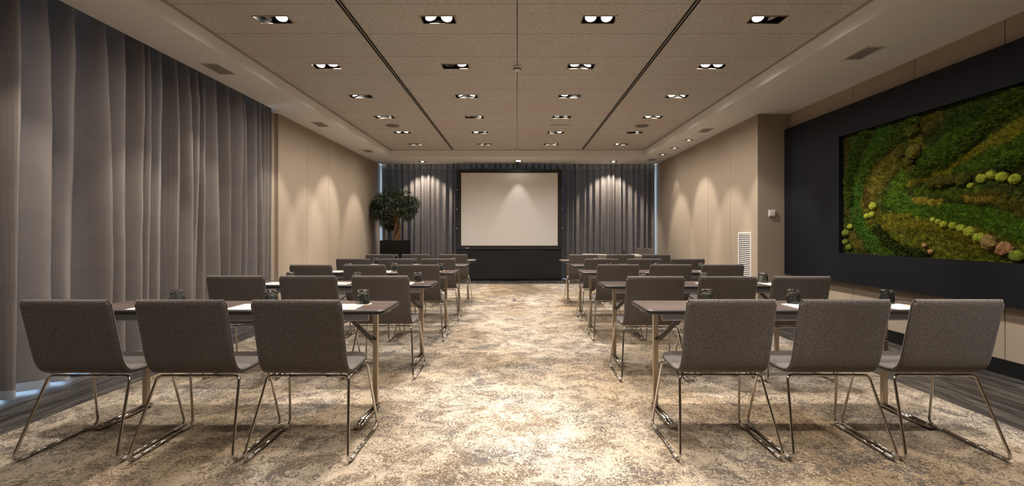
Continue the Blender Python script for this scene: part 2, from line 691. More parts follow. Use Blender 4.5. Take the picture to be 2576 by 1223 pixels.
def curtain_mesh(length, z0, z1, A, seed, pitch, ds=.0085, nz=30, hem_wave=0.0):
    ks, amp, skew = fold_profile(length, seed, pitch)
    n = int(length / ds) + 1
    rnd = random.Random(seed + 1)
    ph = [rnd.uniform(0, 2 * PI) for _ in ks]
    k = 0
    prof = []
    for i in range(n):
        s = i * length / (n - 1)
        while k < len(ks) - 2 and s > ks[k + 1]:
            k += 1
        u = (s - ks[k]) / (ks[k + 1] - ks[k])
        prof.append((s, k, u))
    V, UV = [], []
    arc = 0
    for j in range(nz + 1):
        tz = j / nz
        z = z0 + (z1 - z0) * tz if j != 1 else z0 + .065
        top = max(0.0, (tz - .82) / .18)
        for i, (s, k, u) in enumerate(prof):
            sk = skew[k] + .10 * math.sin(ph[k] + 2.4 * tz) * (1 - top)
            uu = .5 * u / sk if u < sk else .5 + .5 * (u - sk) / (1 - sk)
            w = .5 - .5 * math.cos(2 * PI * uu)          # 0 at fold valleys, 1 at crest
            w = w ** (.75 + .35 * top)
            aa = amp[k] * (1 + .18 * math.sin(ph[k] * 2 + 3 * tz))
            wob = .008 * math.sin(5 * s + 4 * tz + ph[k]) + .005 * mn.noise((s * 3, z * 1.3, seed))
            cr = .006 * mn.noise((s * 9, z * 3.2, seed + 5.0)) * (1 - .5 * top)
            V.append((s, A * aa * (w - .5) * (1 - .25 * top) + wob * (1 - top) + cr, z))
            UV.append((s * 1.6, z))
    F = []
    m = len(prof)
    for j in range(nz):
        for i in range(m - 1):
            F.append((j * m + i, j * m + i + 1, (j + 1) * m + i + 1, (j + 1) * m + i))
    return V, F, UV


def curtain_obj(name, length, z0, z1, A, seed, pitch, xf, parent=None, nz=30, mat='curtain'):
    V, F, UV = curtain_mesh(length, z0, z1, A, seed, pitch, nz=nz)
    V = [xf(*p) for p in V]
    me = bpy.data.meshes.new(name)
    me.from_pydata(V, [], F)
    uv = me.uv_layers.new(name='UVMap')
    li = np.empty(len(me.loops), dtype=np.int32)
    me.loops.foreach_get('vertex_index', li)
    uv.data.foreach_set('uv', np.array(UV, dtype=np.float32)[li].ravel())
    me.polygons.foreach_set('use_smooth', [True] * len(F))
    me.materials.append(M[mat])
    o = bpy.data.objects.new(name, me)
    COL.objects.link(o)
    if parent:
        o.parent = parent
    return o


t = NT('sheer_hem')
t.set(Base_Color=(.27, .24, .215, 1), Roughness=.9)
tr = t.n('ShaderNodeBsdfTranslucent'); tr.inputs['Color'].default_value = (.6, .6, .6, 1)
ms = t.n('ShaderNodeMixShader'); ms.inputs[0].default_value = .14
t.l(t.b.outputs[0], ms.inputs[1]); t.l(tr.outputs[0], ms.inputs[2]); t.l(ms.outputs[0], t.out.inputs[0])
M['hem'] = t.mat
cl_ = curtain_obj('curtain', 6.325, .018, 3.247, .20, 11, (.14, .25), lambda s, a, z: (-3.69 + a, .28 + s, z))
tag(cl_,
    'long taupe pleated curtain covering the window wall on the left', 'curtain')
me_ = cl_.data
me_.materials.append(M['hem'])
for p_ in me_.polygons:
    if p_.center.z < .06:
        p_.material_index = 1
tag(curtain_obj('curtain', .198, .022, 3.247, .05, 5, (.07, .09), lambda s, a, z: (-3.70 + a, 6.628 + s, z), nz=14),
    'narrow strip of curtain past the blue light slit, beside the beige wall', 'curtain')
cu = curtain_obj('curtain', 7.205, .015, 3.06, .11, 23, (.135, .185), lambda s, a, z: (-3.582 + s, 12.08 - a, z), nz=20)
tag(cu, 'wide taupe curtain across the far wall behind the projection screen', 'curtain')
hd = MB()
V, F, _uv = curtain_mesh(7.205, .015, 3.06, .11, 23, (.135, .185), nz=20)
mrow = len(V) // 21
hd.add([(-3.582 + s, 12.074 - a, z) for (s, a, z) in V[19 * mrow:]], [f for f in F if max(f) < 2 * mrow], True)
hd.build('heading_tape', plain('heading_tape', (.24, .21, .185, 1), .9), cu)
# curtain rail at the far end
rl = MB().box(-3.6, 3.64, 12.05, 12.11, 3.065, 3.09)
tag(rl.build('curtain_rail', M['black_satin']), 'thin dark curtain rail along the top of the far curtain', 'rail')

# ------------------------------------------------------------------ ceiling spotlights
LAMPCOL = (1.0, .915, .835)


def add_spot(name, loc, d, watts, angle, blend=.6, col=LAMPCOL, parent=None, size=.022):
    ld = bpy.data.lights.new(name, 'SPOT')
    ld.energy = watts
    ld.color = col
    ld.spot_size = angle
    ld.spot_blend = blend
    ld.shadow_soft_size = size
    o = bpy.data.objects.new(name, ld)
    COL.objects.link(o)
    o.rotation_euler = Vector(d).to_track_quat('-Z', 'Y').to_euler()
    o.location = loc
    if parent:
        o.parent = parent
    return o


def rim_mesh(hx, hy, w, drop):
    m = MB()
    for (a, b, c, d_) in ((-hx - w, hx + w, -hy - w, -hy), (-hx - w, hx + w, hy, hy + w), (-hx - w, -hx, -hy, hy), (hx, hx + w, -hy, hy)):
        m.box(a, b, c, d_, -drop, 0)
    return m


def housing_mesh(hx, hy, h):
    m = MB()
    e = .003
    m.quad((-hx, -hy, h), (-hx, hy, h), (hx, hy, h), (hx, -hy, h))
    m.quad((-hx, -hy, 0), (-hx, hy, 0), (-hx, hy, h), (-hx, -hy, h))
    m.quad((hx, -hy, 0), (hx, -hy, h), (hx, hy, h), (hx, hy, 0))
    m.quad((-hx, -hy, 0), (-hx, -hy, h), (hx, -hy, h), (hx, -hy, 0))
    m.quad((-hx, hy, 0), (hx, hy, 0), (hx, hy, h), (-hx, hy, h))
    return m


def lamp_parts(parent, c, dirv, on, r=.050):
    """tilting lamp: ring + lens facing dirv"""
    q = Vector(dirv).normalized().to_track_quat('-Z', 'Y').to_matrix()
    ring = MB().lathe([(r, -.006), (r * 1.10, -.010), (r * 1.15, 0), (r * 1.10, .03), (r * .6, .05), (.0, .052)], c, 24, rot=q)
    rg = ring.build('lamp_ring', M['ring'], parent)
    lens = MB().lathe([(0, -.0035), (r * .7, -.004), (r * .99, -.005)], c, 24, rot=q)
    lens.build('lamp_lens', M['lamp_on'] if on else M['lamp_off'], rg)


# (tilt x, tilt y, on) per lamp, rows from the viewer, columns from the left
TILT = {
    (2, 0): ((-.75, .1, 1), (.15, -.42, 1)), (2, 1): ((.30, -.10, 1), (-.05, -.55, 1)),
    (2, 2): ((-.05, -.45, 1), (0, -.52, 1)), (2, 3): ((-.15, -.55, 1), (.5, .35, 0)),
    (3, 0): ((0, -.5, 1), (.1, -.12, 1)), (3, 1): ((0, 0, 0), (.12, -.12, 1)),
    (3, 2): ((0, -.12, 1), (-.45, -.05, 1)), (3, 3): ((-.2, -.25, 1), (-.2, -.2, 1)),
    (4, 0): ((.5, .15, 1), (.2, .5, 0)), (4, 1): ((.5, .1, 1), (-.35, -.1, 1)),
    (4, 2): ((-.1, -.1, 1), (.1, .3, 1)), (4, 3): ((0, -.4, 1), (-.7, .1, 1)),
    (5, 0): ((.3, .1, 1), (-.6, 0, 1)), (5, 1): ((.4, .4, 0), (-.45, 0, 1)),
    (5, 2): ((0, 0, 1), (0, .05, 1)), (5, 3): ((0, -.4, 1), (-.4, 0, 1)),
    (6, 0): ((0, -.35, 1), (-.1, -.35, 1)), (6, 1): ((.2, -.4, 1), (-.15, 0, 1)),
    (6, 2): ((.4, .1, 1), (-.1, -.4, 1)), (6, 3): ((.3, .3, 0), (.2, -.05, 1)),
    (7, 0): ((0, .05, 1), (-.2, 0, 1)), (7, 1): ((-.2, 0, 1), (-.15, 0, 1)),
    (7, 2): ((.5, .1, 1), (-.5, .1, 1)), (7, 3): ((.3, -.4, 1), (0, .1, 1)),
}
rim_me = rim_mesh(HX, HY, .012, .005)
hous_me = housing_mesh(HX, HY, .11)
rim0 = hous0 = None
ROWW = ['row over the viewer', 'row just before the nearest chairs', 'row over the nearest chairs', 'first row from the front', 'second row from the front', 'third row from the front',
        'fourth row from the front', 'fifth row from the front', 'last row before the far soffit']
COLW = ['far left column', 'inner left column', 'inner right column', 'far right column']
SPOTW = 98.0
SPILLW = 52.0
for ri in range(9):
    for c_ in range(4):
        r_ = ri - 1
        x, y = FX[c_], FY[ri]
        e = empty('recessed_spotlight', (x, y, CEI))
        tag(e, 'twin recessed ceiling spotlight, %s, %s' % (ROWW[ri], COLW[c_]), 'ceiling light', 'twin ceiling spotlights')
        if rim0 is None:
            rim0 = rim_me.build('rim', M['brushed'], e)
            hous0 = hous_me.build('housing', M['black_satin'], e)
        else:
            for src in (rim0, hous0):
                q = src.copy(); COL.objects.link(q); q.parent = e
        tl = TILT.get((r_, c_), ((-.08, 0, 1), (.08, -.1, 1)))
        for sgn, (tx, ty, on) in zip((-1, 1), tl):
            d = Vector((math.sin(tx), math.sin(ty), -1)).normalized()
            c0 = Vector((sgn * .074, 0, .026))
            lamp_parts(e, c0, d, on)
            if on:
                dx_ = math.sin(tx) * .45
                if (c_ == 0 and sgn < 0) or (c_ == 3 and sgn > 0):
                    dx_ = sgn * (.66 + .12 * math.sin(r_ * 2.3))
                dd = Vector((dx_, math.sin(ty) * (.75 if r_ == 2 else .5), -1)).normalized()
                pw = SPOTW * ((.08, .15, .65, .95)[c_], (.15, .3, .5, .7)[c_], 1.1, 1.15, 1.1, 1, 1, 1.1, 1.2)[ri]
                if ri == 0:
                    dd = Vector((dx_ * .3, .62, -1)).normalized()
                add_spot('spot_lamp', Vector((x, y, CEI)) + c0 + d * .02 + Vector((0, 0, -.045)), dd, pw, math.radians(42), .6)
        sx_ = -.28 if c_ == 0 else (.28 if c_ == 3 else 0)
        add_spot('spill_fill', (x, y, CEI - .04), (sx_, 0, -1), SPILLW * (.75, .7, .95, 1.15, 1.15, 1.15, 1.15, 1.15, 1.15)[ri], math.radians(140), 1.0, size=.08)  # added wide fill standing in for the twin lamps' spill, brightens walls and ceiling

# ------------------------------------------------------------------ chair
HW = .236           # half width of the shell
TH = .0155          # half thickness


def shell_profile():
    P = []
    back_top, back_low = Vector((0.0, .838)), Vector((.066, .545))
    c1 = Vector((.0865, .452))
    seat_f = Vector((.432, .458))
    n = 10
    for i in range(n):
        P.append(back_top.lerp(back_low, i / n))
    # bend (bezier)
    a, b, c, d = back_low, Vector((.093, .448)), Vector((.125, .440)), Vector((.235, .440))
    for i in range(15):
        s = i / 14
        P.append(a * (1 - s) ** 3 + b * 3 * s * (1 - s) ** 2 + c * 3 * s * s * (1 - s) + d * s ** 3)
    for i in range(1, 9):
        s = i / 8
        P.append(Vector((.235 + (.432 - .235) * s, .440 + .018 * s * s)))
    return P


def shell_mesh(P, s_all, i0, i1, corner_top, corner_front):
    L = s_all[-1]
    mb = MB()
    st = []
    NR = 5
    for i in range(i0, i1 + 1):
        st.append((P[i], i, 1.0, s_all[i]))
    rings = []

    def tangent(i):
        a, b = P[max(i - 1, 0)], P[min(i + 1, len(P) - 1)]
        return (b - a).normalized()

    def ring(p, n, hw, th):
        q = []
        k = 5
        r = th
        for (sx, sn, a0) in ((1, 1, 0), (-1, 1, 90), (-1, -1, 180), (1, -1, 270)):
            for m in range(k):
                a = math.radians(a0 + 90 * m / (k - 1))
                cx, cn = sx * (hw - r), 0.0
                x = cx + r * math.cos(a)
                h = cn + r * math.sin(a)
                q.append((x, p.x + n.x * h, p.y + n.y * h))
        return q

    def hw_at(s):
        w = HW
        if s < corner_top:
            w -= corner_top - math.sqrt(max(0, corner_top ** 2 - (corner_top - s) ** 2))
        e = L - s
        if e < corner_front:
            w -= corner_front - math.sqrt(max(0, corner_front ** 2 - (corner_front - e) ** 2))
        return w

    # densify near both ends
    stations = []
    for i in range(i0, i1):
        a, b = s_all[i], s_all[i + 1]
        sub = 4 if (a < corner_top + .02 or L - b < corner_front + .02) else 1
        for q in range(sub):
            f = q / sub
            stations.append((P[i].lerp(P[i + 1], f), tangent(i).lerp(tangent(i + 1), f).normalized(), a + (b - a) * f))
    stations.append((P[i1], tangent(i1), s_all[i1]))
    out = []
    first = i0 == 0
    last = i1 == len(P) - 1
    if first:
        p, tg, s = stations[0]
        for q in range(4):
            a = PI / 2 * q / 4
            off = -TH * math.cos(a)
            out.append((p + tg * (off + .0), tg, hw_at(0.0) + 0 * q, max(.001, TH * math.sin(a) if q else .0012)))
    for (p, tg, s) in stations:
        out.append((p, tg, hw_at(s), TH))
    if last:
        p, tg, s = stations[-1]
        for q in range(1, 5):
            a = PI / 2 * q / 4
            out.append((p + tg * TH * math.sin(a), tg, hw_at(s), max(.0012, TH * math.cos(a))))
    for (p, tg, hw, th) in out:
        nrm = Vector((-tg.y, tg.x))
        rings.append(ring(p, nrm, hw, th))
    n = len(rings[0])
    vs = [v_ for r_ in rings for v_ in r_]
    fs = []
    for i in range(len(rings) - 1):
        for k in range(n):
            k2 = (k + 1) % n
            fs.append((i * n + k, i * n + k2, (i + 1) * n + k2, (i + 1) * n + k))
    fs.append(tuple(range(n))[::-1])
    fs.append(tuple((len(rings) - 1) * n + k for k in range(n)))
    mb.add(vs, fs, True)
    mb.s[-1] = mb.s[-2] = False
    return mb


def make_chair():
    root = empty('sled_chair', (0, 0, 0))
    P = shell_profile()
    s_all = [0]
    for i in range(1, len(P)):
        s_all.append(s_all[-1] + (P[i] - P[i - 1]).length)
    cut = 18
    kid(shell_mesh(P, s_all, 0, cut, .009, .04).build('backrest', M['fabric'], root), root)
    kid(shell_mesh(P, s_all, cut, len(P) - 1, .022, .045).build('seat', M['fabric'], root), root)
    R = .0072
    zf = R + .0055
    fw, tw = .272, .222
    for sg in (-1, 1):
        # rear leg with bend into runner and into the rear cross bar
        pts = fillet([(sg * .10, .135, .4175), (sg * tw, .135, .4175), (sg * fw, -.012, zf), (sg * fw, .09, zf)], (.032, .055), 8)
        kid(MB().tube(pts, R, 10).build('leg', M['chrome'], root), root)
        pts = fillet([(sg * .10, .395, .428), (sg * (tw + .012), .395, .428), (sg * fw, .478, zf), (sg * fw, .38, zf)], (.032, .05), 8)
        kid(MB().tube(pts, R, 10).build('leg', M['chrome'], root), root)
        kid(MB().tube([(sg * fw, .09, zf), (sg * fw, .38, zf)], R, 10).build('runner', M['chrome'], root), root)
        for yy in (.055, .415):
            g = MB().tube([(sg * fw, yy - .022, zf - .0015), (sg * fw, yy + .022, zf - .0015)], R + .0035, 10)
            kid(g.build('foot_glide', M['glidep'], root), root)
    kid(MB().tube([(-.10, .135, .4175), (.10, .135, .4175)], R, 10).build('cross_bar', M['chrome'], root), root)
    kid(MB().tube([(-.10, .395, .428), (.10, .395, .428)], R, 10).build('cross_bar', M['chrome'], root), root)
    return root


chair0 = make_chair()
chair_used = [False]


def place_chair(x, y, rz, label, group):
    if not chair_used[0]:
        chair_used[0] = True
        c = chair0
    else:
        c = copy_tree(chair0)
    c.location = (x, y, .006)
    c.rotation_euler = (0, 0, rz)
    return tag(c, label, 'chair', group)


# ------------------------------------------------------------------ table
TL, TD, TZ, TT = 1.89, .41, .73, .027


def rounded_slab(hx, hy, r, z0, z1, bev, mb, mi_top, mi_edge):
    def loop(ins, z):
        q = []
        rr = r - ins
        for (sx, sy, a0) in ((1, 1, 0), (-1, 1, 90), (-1, -1, 180), (1, -1, 270)):
            for m in range(7):
                a = math.radians(a0 + 15 * m)
                q.append((sx * (hx - r) + rr * math.cos(a), sy * (hy - r) + rr * math.sin(a), z))
        return q
    h = z1 - z0
    prof = []
    for k in range(5):
        a = PI / 2 * k / 4
        prof.append((bev * (1 - math.sin(a)), z0 + bev * (1 - math.cos(a))))
    for k in range(5):
        a = PI / 2 * k / 4
        prof.append((bev * (1 - math.cos(a)), z1 - bev * (1 - math.sin(a))))
    loops = [loop(i_, z) for i_, z in prof]
    n = len(loops[0])
    vs = [p for l_ in loops for p in l_]
    fs = []
    for i in range(len(loops) - 1):
        for k in range(n):
            k2 = (k + 1) % n
            fs.append((i * n + k, i * n + k2, (i + 1) * n + k2, (i + 1) * n + k))
    mb.add(vs, fs, True, mi_edge)
    mb.add(loops[0][::-1], [tuple(range(n))], False, mi_edge)
    mb.add(loops[-1], [tuple(range(n))], False, mi_top)


M['lightedge'] = plain('light_grey_edge', (.55, .52, .48, 1), .4)


def make_table(modesty=False):
    root = empty('folding_table', (0, 0, 0))
    hx, hy = TL / 2, TD / 2
    top = MB()
    rounded_slab(hx, hy, .04, TZ - TT, TZ, .011, top, 0, 1)
    kid(top.build('tabletop', [M['wenge'], M['lightedge' if modesty else 'edge']], root), root)
    for sg, nm in ((-1, 'apron'), (1, 'apron')):
        y = sg * (hy - .05)
        a = MB().box(-hx + .105, hx - .105, y - .011, y + .011, TZ - TT - .044, TZ - TT, b=.002)
        ap = kid(a.build('apron', M['apron'], root), root)
    for sg in (-1, 1):
        x = sg * (hx - .16)
        up = MB().box(x - .016, x + .016, hy - .058, hy - .026, .03, TZ - TT, b=.002)
        leg = kid(up.build('leg', M['brushed'], root), root)
        ft = MB()
        for dx in (-.0115, .0115):
            ft.tube([(x + dx, -hy + .03, .0165), (x + dx, hy - .01, .0165)], .0125, 12)
        ft.tube([(x, -hy + .02, .0165), (x, -hy + .036, .0165)], .0165, 12)
        kid(ft.build('foot_bar', M['chrome'], root), root)
        # folding brace from the leg up to the underside
        br = MB()
        a, b = Vector((x - sg * .012, hy - .068, .47)), Vector((x - sg * .195, hy - .068, TZ - TT - .052))
        d = (b - a).normalized()
        nrm = Vector((-d.z, 0, d.x))
        w = .015
        q = [a - nrm * w - d * .012, b - nrm * w + d * .012, b + nrm * w + d * .012, a + nrm * w - d * .012]
        vs = [p + Vector((0, -.004, 0)) for p in q] + [p + Vector((0, .004, 0)) for p in q]
        br.add(vs, [(0, 1, 2, 3), (7, 6, 5, 4), (0, 4, 5, 1), (1, 5, 6, 2), (2, 6, 7, 3), (3, 7, 4, 0)])
        bo = kid(br.build('brace', M['darksteel'], root), root)
        for p in (a, b):
            bl = MB().lathe([(.0, -.012), (.006, -.012), (.008, -.009), (.008, .006)], p, 12, rot=Matrix.Rotation(-PI / 2, 3, 'X'))
            kid(bl.build('bolt', M['chrome'], bo), bo)
        hb = MB().box(x - sg * .245, x - sg * .14, hy - .08, hy - .056, TZ - TT - .06, TZ - TT) if sg < 0 else \
            MB().box(x - .245, x - .14, hy - .08, hy - .056, TZ - TT - .06, TZ - TT)
        if sg < 0:
            hb = MB().box(x + .14, x + .245, hy - .08, hy - .056, TZ - TT - .06, TZ - TT)
        kid(hb.build('hinge_block', M['darksteel'], root), root)
        cl = MB().box(sg * (hx - .045) - .016, sg * (hx - .045) + .016, .035, .075, TZ - TT - .022, TZ - TT, b=.003)
        kid(cl.build('table_clip', M['apron'], root), root)
    if modesty:
        mp = MB().box(-hx + .12, hx - .12, -hy + .06, -hy + .075, .30, TZ - TT, b=.003)
        kid(mp.build('modesty_panel', M['lightedge'], root), root)
    return root


table0 = make_table()
table_used = [False]

# ------------------------------------------------------------------ glass, coaster, pad, pencil


def glass_mesh():
    # upside-down tumbler: rim on the coaster, heavy base on top
    outer = [(.0425, 0), (.0432, .004), (.0425, .03), (.0408, .055), (.0375, .080), (.0335, .092), (.0300, .0945), (.012, .0945), (0.0005, .0945)]
    inner = [(0.0005, .076), (.020, .0765), (.0300, .074), (.0340, .066), (.0376, .045), (.0395, .02), (.0402, .002), (.0412, 0)]
    m = MB().lathe(outer + inner, (0, 0, 0), 28, closed=False)
    n = 28
    a, b = (len(outer) + len(inner) - 1) * n, 0
    m.f += [(a + k, a + (k + 1) % n, b + (k + 1) % n, b + k) for k in range(n)]
    m.s += [True] * n
    m.m += [0] * n
    return m


glass0 = glass_mesh().build('drinking_glass', M['glass'])
coaster0 = MB().lathe([(0, 0), (.050, 0), (.0515, .0006), (.0515, .0024), (.050, .003), (0, .003)], n=32).build('coaster', M['cork'])
PW, PH = .19, .215
pad_m = MB().box(-PW / 2, PW / 2, -PH / 2, PH / 2, 0, .005, b=.0006)
pad0 = pad_m.build('writing_pad', M['paper'])
pc = MB()
pc.tube([(0, -.07, .0036), (0, .055, .0036)], .0036, 6, smooth=False)
pc.tube([(0, .055, .0036), (0, .072, .0030)], [.0036, .0006], 6, smooth=False)
pencil0 = pc.build('pencil', M['pencil'])
used = {}


def place(src, key, x, y, z, rz, label, cat, group):
    if key not in used:
        used[key] = True
        o = src
    else:
        o = src.copy()
        COL.objects.link(o)
    o.location = (x, y, z)
    o.rotation_euler = (0, 0, rz)
    return tag(o, label, cat, group)


ROWN = ['nearest', 'second-nearest', 'middle', 'second-farthest', 'farthest']
ROWY = {'L': (2.363, 3.715, 5.037, 6.245, 7.55), 'R': (2.375, 3.66, 5.07, 6.22, 7.50)}
CH = {'L': ((-2.336, -1.74, -1.142), (-2.29, -1.70, -1.113), (-2.275, -1.682, -1.089), (-2.24, -1.657, -1.079), (-2.27, -1.674, -1.057)),
      'R': ((1.115, 1.705, 2.290), (1.107, 1.69, 2.278), (1.12, 1.704, 2.282), (1.147, 1.73, 2.32), (1.086, 1.696, 2.28))}
GL = {'L': ((-2.235, -1.62, -1.012), (-2.16, -1.52, -.946), (-2.09, -1.526, -.958), (-2.127, -1.55, -.965), (-2.168, -1.595, -.954)),
      'R': ((1.25, 1.823, 2.436), (1.178, 1.75, 2.313), (1.14, 1.746, 2.304), (1.17, 1.748, 2.338), (1.11, 1.734, 2.32))}
TX = {'L': (-1.752, -1.72, -1.69, -1.68, -1.68), 'R': (1.733, 1.725, 1.72, 1.75, 1.70)}
POS = {'L': ('curtain end', 'middle seat', 'aisle end'), 'R': ('aisle end', 'middle seat', 'wall end')}
SIDE = {'L': 'left of the aisle', 'R': 'right of the aisle'}
rnd = random.Random(3)
SKIP_PAD = set()
SKIP_PENCIL = set()
for sd in 'LR':
    for r_ in range(5):
        y0 = ROWY[sd][r_]
        tx = TX[sd][r_]
        ty = y0 + .395 + TD / 2
        if not table_used[0]:
            table_used[0] = True
            tb = table0
        else:
            tb = copy_tree(table0)
        tb.location = (tx, ty, .006)
        tag(tb, '%s dark wood folding table %s' % (ROWN[r_], SIDE[sd]), 'table', 'dark wood seminar tables')
        zt = TZ + .006
        for c_ in range(3):
            cx = CH[sd][r_][c_]
            place_chair(cx, y0, rnd.uniform(-.012, .012),
                        'taupe fabric sled chair at the %s of the %s table %s' % (POS[sd][c_].replace('middle seat', 'middle'), ROWN[r_], SIDE[sd]),
                        'upholstered sled chairs at the tables')
            gx = GL[sd][r_][c_]
            gy = y0 + .64
            where = '%s of the %s table %s' % (POS[sd][c_].replace('middle seat', 'middle'), ROWN[r_], SIDE[sd])
            place(coaster0, 'coaster', gx + .004, gy, zt, 0, 'tan coaster at the ' + where, 'coaster', 'round coasters under the glasses')
            place(glass0, 'glass', gx, gy, zt + .003, rnd.uniform(0, 6), 'upturned smoked glass at the ' + where, 'glass', 'smoked glasses on the tables')
            px = cx + (.055 if sd == 'L' else .07 + (.05 if r_ == 0 else 0))
            if (sd, r_, c_) not in SKIP_PAD:
                place(pad0, 'pad', px, y0 + .395 + .012 + PH / 2, zt, rnd.uniform(-.02, .02), 'white pad at the ' + where, 'pad', 'white writing pads on the tables')
                if (sd, r_, c_) not in SKIP_PENCIL:
                    place(pencil0, 'pencil', px + PW / 2 - .03, y0 + .395 + .012 + PH / 2 - .02, zt + .005, -.12 + rnd.uniform(-.1, .1), 'pencil on pad at the ' + where, 'pencil', 'pencils on the writing pads')

# presenter's table and chair in the far right corner
A_ = math.atan2(-.59, .81)
pt = make_table(True)
pt.location = (2.38, 10.17, .006)
pt.rotation_euler = (0, 0, A_)
tag(pt, "presenter's table with grey front panel set at an angle by the far curtain", 'table')
pch = copy_tree(chair0)
pch.location = (3.06, 10.93, .006)
pch.rotation_euler = (0, 0, A_ + PI)
tag(pch, "empty chair facing the room behind the presenter's table", 'chair')
place(coaster0, 'coaster', 2.385, 10.25, .737, 0, "coaster under the glass on the presenter's table", 'coaster', 'round coasters under the glasses')
place(glass0, 'glass', 2.385, 10.25, .740, 0, "upturned smoked glass on the presenter's table", 'glass', 'smoked glasses on the tables')
place(pad0, 'pad', 2.60, 10.09, .737, A_, "white pad on the presenter's table beside the glass", 'pad', 'white writing pads on the tables')

# ------------------------------------------------------------------ projection screen
SD = 11.65


def PX(px, d):
    return (px - 1301) * d / 1150.0


def PZ(py, d):
    return H + (588 - py) * d / 1150.0


ps = empty('projection_screen', (0, SD, 0))
tag(ps, 'large white projection screen in a black frame with black skirt', 'screen')
xa, xb = PX(1150, SD), PX(1414, SD)
wa, wb_ = PX(1160, SD), PX(1403, SD)
za, zb = PZ(628, SD), PZ(427, SD)
ya, yb = PZ(618, SD), PZ(435, SD)
fr = MB()
fr.box(xa, wa, -.02, .02, za, zb, b=.004); fr.box(wb_, xb, -.02, .02, za, zb, b=.004)
fr.box(wa, wb_, -.02, .02, za, ya, b=.004); fr.box(wa, wb_, -.02, .02, yb, zb, b=.004)
fo = fr.build('frame', plain('charcoal_frame', (.028, .027, .026, 1), .6, 0, .3), ps)
MB().box(wa, wb_, -.006, .004, ya, yb).build('screen_surface', M['screen'], ps)
# skirt: gently rippled cloth
sk = MB()
nx, nz_ = 60, 16
vs = []
for j in range(nz_ + 1):
    z = .022 + (za - .022) * j / nz_
    for i in range(nx + 1):
        u = i / nx
        x = xa + .01 + (xb - xa - .02) * u
        rip = .012 * mn.noise((u * 5, z * 1.2, 2.0)) + .02 * max(0, u - .62) * (1 - z / za) * math.sin(9 * u + 14 * z)
        vs.append((x, .0 + rip, z))
fs = [(j * (nx + 1) + i, j * (nx + 1) + i + 1, (j + 1) * (nx + 1) + i + 1, (j + 1) * (nx + 1) + i) for j in range(nz_) for i in range(nx)]
sk.add(vs, fs, True)
sko = sk.build('skirt', M['skirt'], ps)
som = sko.modifiers.new('thick', 'SOLIDIFY'); som.thickness = .004
for x in (xa + .02, xb - .02):
    lg = MB().box(x - .02, x + .02, .03, .07, .03, za, b=.003).build('leg', M['black_satin'], ps)
    MB().box(x - .022, x + .022, -.22, .26, 0.0, .032, b=.004).build('foot', M['brushed'], ps)
pole = MB().tube([(0.0, .03, zb - .02), (0.0, .03, SOF)], .022, 14)
pole.box(-.05, .05, -.02, .08, SOF - .012, SOF)
pole.build('ceiling_pole', M['black_satin'], ps)
lgm = MB()
for k, (w, h) in enumerate(((.012, .02), (.009, .014), (.009, .014), (.009, .014), (.009, .017), (.009, .014), (.012, .014))):
    x0 = PX(1171, SD) + .014 * k
    lgm.box(x0, x0 + w, -.0225, -.0195, PZ(624.8, SD), PZ(624.8, SD) + h)
lgm.build('maker_mark', M['white_plastic'], fo)
for sx in (xa - .004, xb + .004):
    for py in (478, 527, 575):
        sb = MB().lathe([(0, -.028), (.011, -.027), (.013, -.02), (.013, .0)], (sx, 0, PZ(py, SD)), 12, rot=Matrix.Rotation(PI / 2, 3, 'X') @ Matrix.Rotation(PI, 3, 'X'))
        sb.build('snap_button', M['white_plastic'], fo)

# ------------------------------------------------------------------ potted ficus
px_, py_ = -3.012, 11.30
pp = empty('potted_ficus', (px_, py_, 0))
tag(pp, 'tall ficus tree with braided trunk in a square black planter', 'plant')
po = MB()
hw, ph = .297, 1.035
po.box(-hw, hw, -hw, -hw + .02, 0, ph); po.box(-hw, hw, hw - .02, hw, 0, ph)
po.box(-hw, -hw + .02, -hw + .02, hw - .02, 0, ph); po.box(hw - .02, hw, -hw + .02, hw - .02, 0, ph)
po.box(-hw + .02, hw - .02, -hw + .02, hw - .02, 0, .05)
pot = po.build('planter', M['pot'], pp)
MB().box(-hw + .02, hw - .02, -hw + .02, hw - .02, .9, ph - .035).build('soil', M['soil'], pot)
tk = MB()
for k in range(3):
    pts, rs = [], []
    for i in range(26):
        s = i / 25
        a = 2 * PI * k / 3 + 4.2 * s
        rr = .05 * (1 + .5 * math.sin(PI * s * 1.3)) * (1 - .3 * s)
        pts.append((.02 + rr * math.cos(a) + .03 * math.sin(4 * s), rr * math.sin(a), .98 + .72 * s))
        rs.append(.043 - .014 * s + .005 * math.sin(9 * s + k))
    tk.tube(pts, rs, 10)
rb = random.Random(5)
tips = []
for k in range(26):
    a = rb.uniform(0, 2 * PI)
    el = rb.uniform(.1, 1.2)
    ln = rb.uniform(.25, .5)
    p0 = Vector((.02, 0, 1.5 + rb.uniform(0, .2)))
    p1 = p0 + Vector((math.cos(a) * math.cos(el), .7 * math.sin(a) * math.cos(el), math.sin(el))) * ln * .6
    p2 = p1 + Vector((math.cos(a) * .2, .14 * math.sin(a), .07)) * 1.0
    tk.tube([p0, p1, p2], [.012, .008, .004], 6)
    tips += [p1, p2, (p1 + p2) / 2]
tk.build('trunk', M['bark'], pp)
lf = MB()
